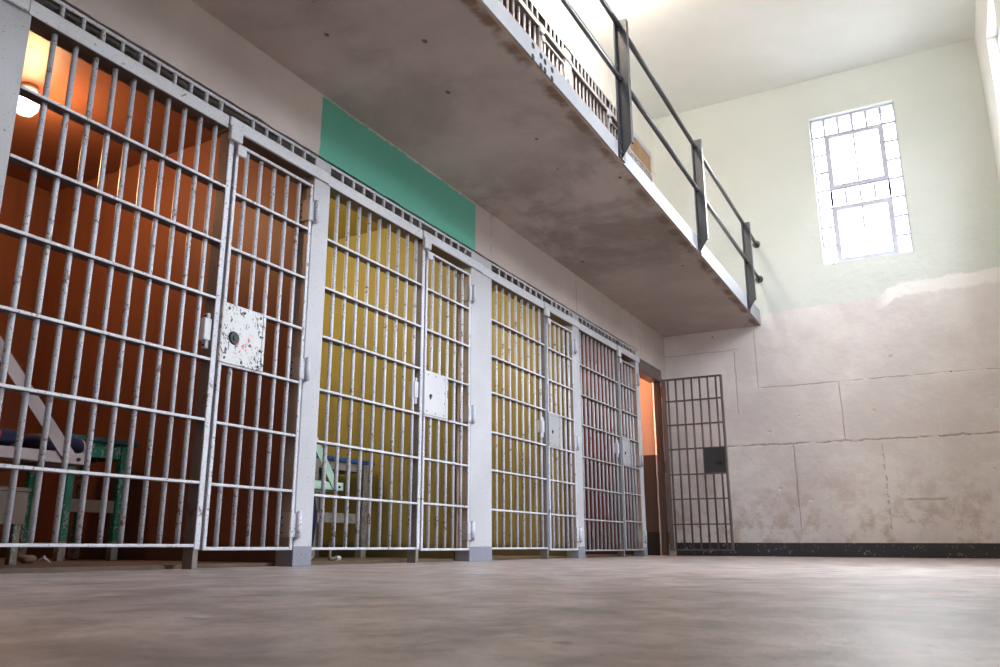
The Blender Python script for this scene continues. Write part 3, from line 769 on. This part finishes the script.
def table(x1, y1, dx, dy, z, label, top, apron, legm, legw=.045, rail=None, apron_h=.075, railm=None, legs=2, over=.07, toe=None):
    """front edge x1, far edge y1"""
    t = thing('small_table', label, 'table', (x1, y1, .018))
    z = z-.018
    obj('tabletop', B(-dx, 0, -dy, 0, z-.028, z, bev=.004), top, t)
    a0, a1 = -dy+over, -over
    bm = bmesh.new(); box(bm, -.06, -.035, a0, a1, z-.028-apron_h, z-.028); box(bm, -dx+.035, -dx+.06, a0, a1, z-.028-apron_h, z-.028)
    box(bm, -dx+.06, -.06, a0, a0+.02, z-.028-apron_h, z-.028); box(bm, -dx+.06, -.06, a1-.02, a1, z-.028-apron_h, z-.028)
    obj('apron', bm, apron, t)
    for (lx, ly) in ((-.065, a0), (-.065, a1-legw), (-dx+.03, a0), (-dx+.03, a1-legw)):
        zz0 = .075 if toe else 0
        l = obj('leg', B(lx, lx+legw, ly, ly+legw, 0, z-.03, bev=.003), legm, t)
        if toe: obj('toe', B(lx-.001, lx+legw+.001, ly-.001, ly+legw+.001, 0, .11, bev=.003), toe, l)
    if rail:
        bm = bmesh.new(); box(bm, -.06, -.04, a0, a1, rail-.04, rail+.03); obj('stretcher', bm, railm or apron, t)
    return t
table(-1.21, 3.335, .45, .50, .715, 'chipped green table with dark teal top behind the mauve bunk', 'teal_top', 'green_paint', 'green_paint', rail=.31, railm='brown_wood', apron_h=.085, over=.06, toe='grey_wood')
table(-.815, 5.20, .55, .78, .738, 'weathered wooden table with blue top in the mustard cell', 'blue_top', 'grey_wood', 'grey_wood', legw=.06, rail=.29, apron_h=.06, over=.07)
# low stool near the bars
t = thing('stool', 'low brown wooden stool with peeling legs at the far left, behind the bars', 'stool', (-.65, 2.335, .018))
obj('seat', B(-.34, 0, -.46, 0, .325, .345, bev=.004), 'brown_wood', t)
bm = bmesh.new(); box(bm, -.33, -.31, -.45, -.01, .18, .325); box(bm, -.025, -.008, -.45, -.01, .18, .325); box(bm, -.31, -.025, -.028, -.010, .18, .325); box(bm, -.31, -.025, -.45, -.432, .18, .325)
obj('apron', bm, 'brown_wood', t)
for (lx, ly) in ((-.055, -.05), (-.055, -.45), (-.325, -.05), (-.325, -.45)):
    obj('leg', B(lx, lx+.036, ly, ly+.036, 0, .325, bev=.003), 'leg_wood', t)
o = cushion('stone', -.97, -.89, 2.50, 2.57, .018, .055, 'stone', .012, 2, sub=3); tag(o, 'small brown lump of rubble on the cell floor by the stool', 'stone')
bm = bmesh.new()
vs = [bm.verts.new(c) for c in ((-.74, 2.45, .022), (-.70, 2.47, .045), (-.71, 2.52, .02), (-.75, 2.50, .05), (-.72, 2.485, .06))]
for f in ((0, 1, 4), (1, 2, 4), (2, 3, 4), (3, 0, 4)): bm.faces.new([vs[k] for k in f])
bmesh.ops.solidify(bm, geom=bm.faces[:], thickness=.002)
tag(obj('paper_scrap', bm, 'paper'), 'crumpled white paper scrap on the floor of the orange-lit cell', 'paper scrap')
# navy cloth and pipe stub under the mint bunk
o = cushion('hanging_blanket', -.62, -.56, 3.95, 4.26, .05, .45, 'navy', .02, 9, sub=4); tag(o, 'dark navy blanket hanging from the mint green bunk', 'blanket')
t = thing('floor_pipe', 'short bent pipe on the mustard cell floor under the bunk', 'pipe', (-.30, 4.08, .018))
bm = bmesh.new(); cyl(bm, (0, 0, 0), (0, 0, .11), .010, 10); cyl(bm, (0, 0, .012), (.0, .07, .012), .010, 10); obj('pipe', bm, 'grey_wood', t)
bm = bmesh.new(); cyl(bm, (0, .06, .012), (0, .095, .012), .016, 12); obj('cap', bm, 'white_steel', t)

# cell lamps (jar fixtures on the cell ceilings)
def jar_lamp(x, y, ceil, label, energy, color, bulbm, group=None):
    t = thing('ceiling_lamp', label, 'lamp', (x, y, ceil), group=group)
    bm = bmesh.new(); cyl(bm, (0, 0, -.035), (0, 0, 0), .05, 20); obj('canopy', bm, 'plastic_white', t)
    bm = bmesh.new()
    prof = [(.040, -.035), (.058, -.05), (.058, -.062), (.052, -.068), (.058, -.075), (.058, -.088), (.054, -.115), (.036, -.14), (.008, -.15)]
    ring = [[bm.verts.new((1.2*r_*math.cos(2*PI*k/20), 1.2*r_*math.sin(2*PI*k/20), 1.25*z)) for k in range(20)] for r_, z in prof]
    for a, b_ in zip(ring, ring[1:]):
        for k in range(20):
            f = bm.faces.new((a[k], a[(k+1) % 20], b_[(k+1) % 20], b_[k])); f.smooth = True
    obj('glass_jar', bm, 'glass_jar', t)
    bm = bmesh.new(); bmesh.ops.create_uvsphere(bm, u_segments=14, v_segments=10, radius=.028)
    for v in bm.verts: v.co.z = v.co.z*1.25-.085
    for f in bm.faces: f.smooth = True
    obj('bulb', bm, bulbm, t)
    l = lamp('lamp_light', 'POINT', (0, 0, -.25), energy, color, .06); l.parent = t
    return t
jar_lamp(-1.36, 2.42, 2.72, 'glowing orange jar lamp on the ceiling of the orange-lit cell', 30, (1, .53, .25), 'bulb_warm')
jar_lamp(-1.3, 3.86, 2.72, 'ceiling lamp of the mustard cell, behind the post', 30, (1, .90, .68), 'bulb_white')
jar_lamp(-1.3, 5.95, 2.72, 'ceiling lamp of the third, yellow cell', 30, (1, .90, .68), 'bulb_white')
jar_lamp(-1.3, 7.80, 2.72, 'ceiling lamp of the maroon cell', 24, (1, .80, .6), 'bulb_white')
jar_lamp(-.85, 9.60, 2.72, 'ceiling lamp inside the lit doorway', 14, (1, .68, .48), 'bulb_warm')
# hall lamps on the high ceiling
for (x, y, lb) in ((.62, 7.0, 'round white ceiling lamp over the walkway, far end'), (.62, 3.2, 'round white ceiling lamp over the walkway, near end')):
    t = thing('ceiling_lamp', lb, 'lamp', (x, y, ZC), group='lamps on the hall ceiling')
    bm = bmesh.new(); cyl(bm, (0, 0, -.03), (0, 0, 0), .14, 24); obj('canopy', bm, 'plastic_white', t)
    bm = bmesh.new(); bmesh.ops.create_uvsphere(bm, u_segments=20, v_segments=12, radius=.12)
    for v in bm.verts: v.co.z = min(v.co.z, .04)*.8-.06
    for f in bm.faces: f.smooth = True
    obj('glass_globe', bm, 'bulb_white', t)
    l = lamp('lamp_light', 'POINT', (0, 0, -.32), 70, (1, .86, .74), .1); l.parent = t
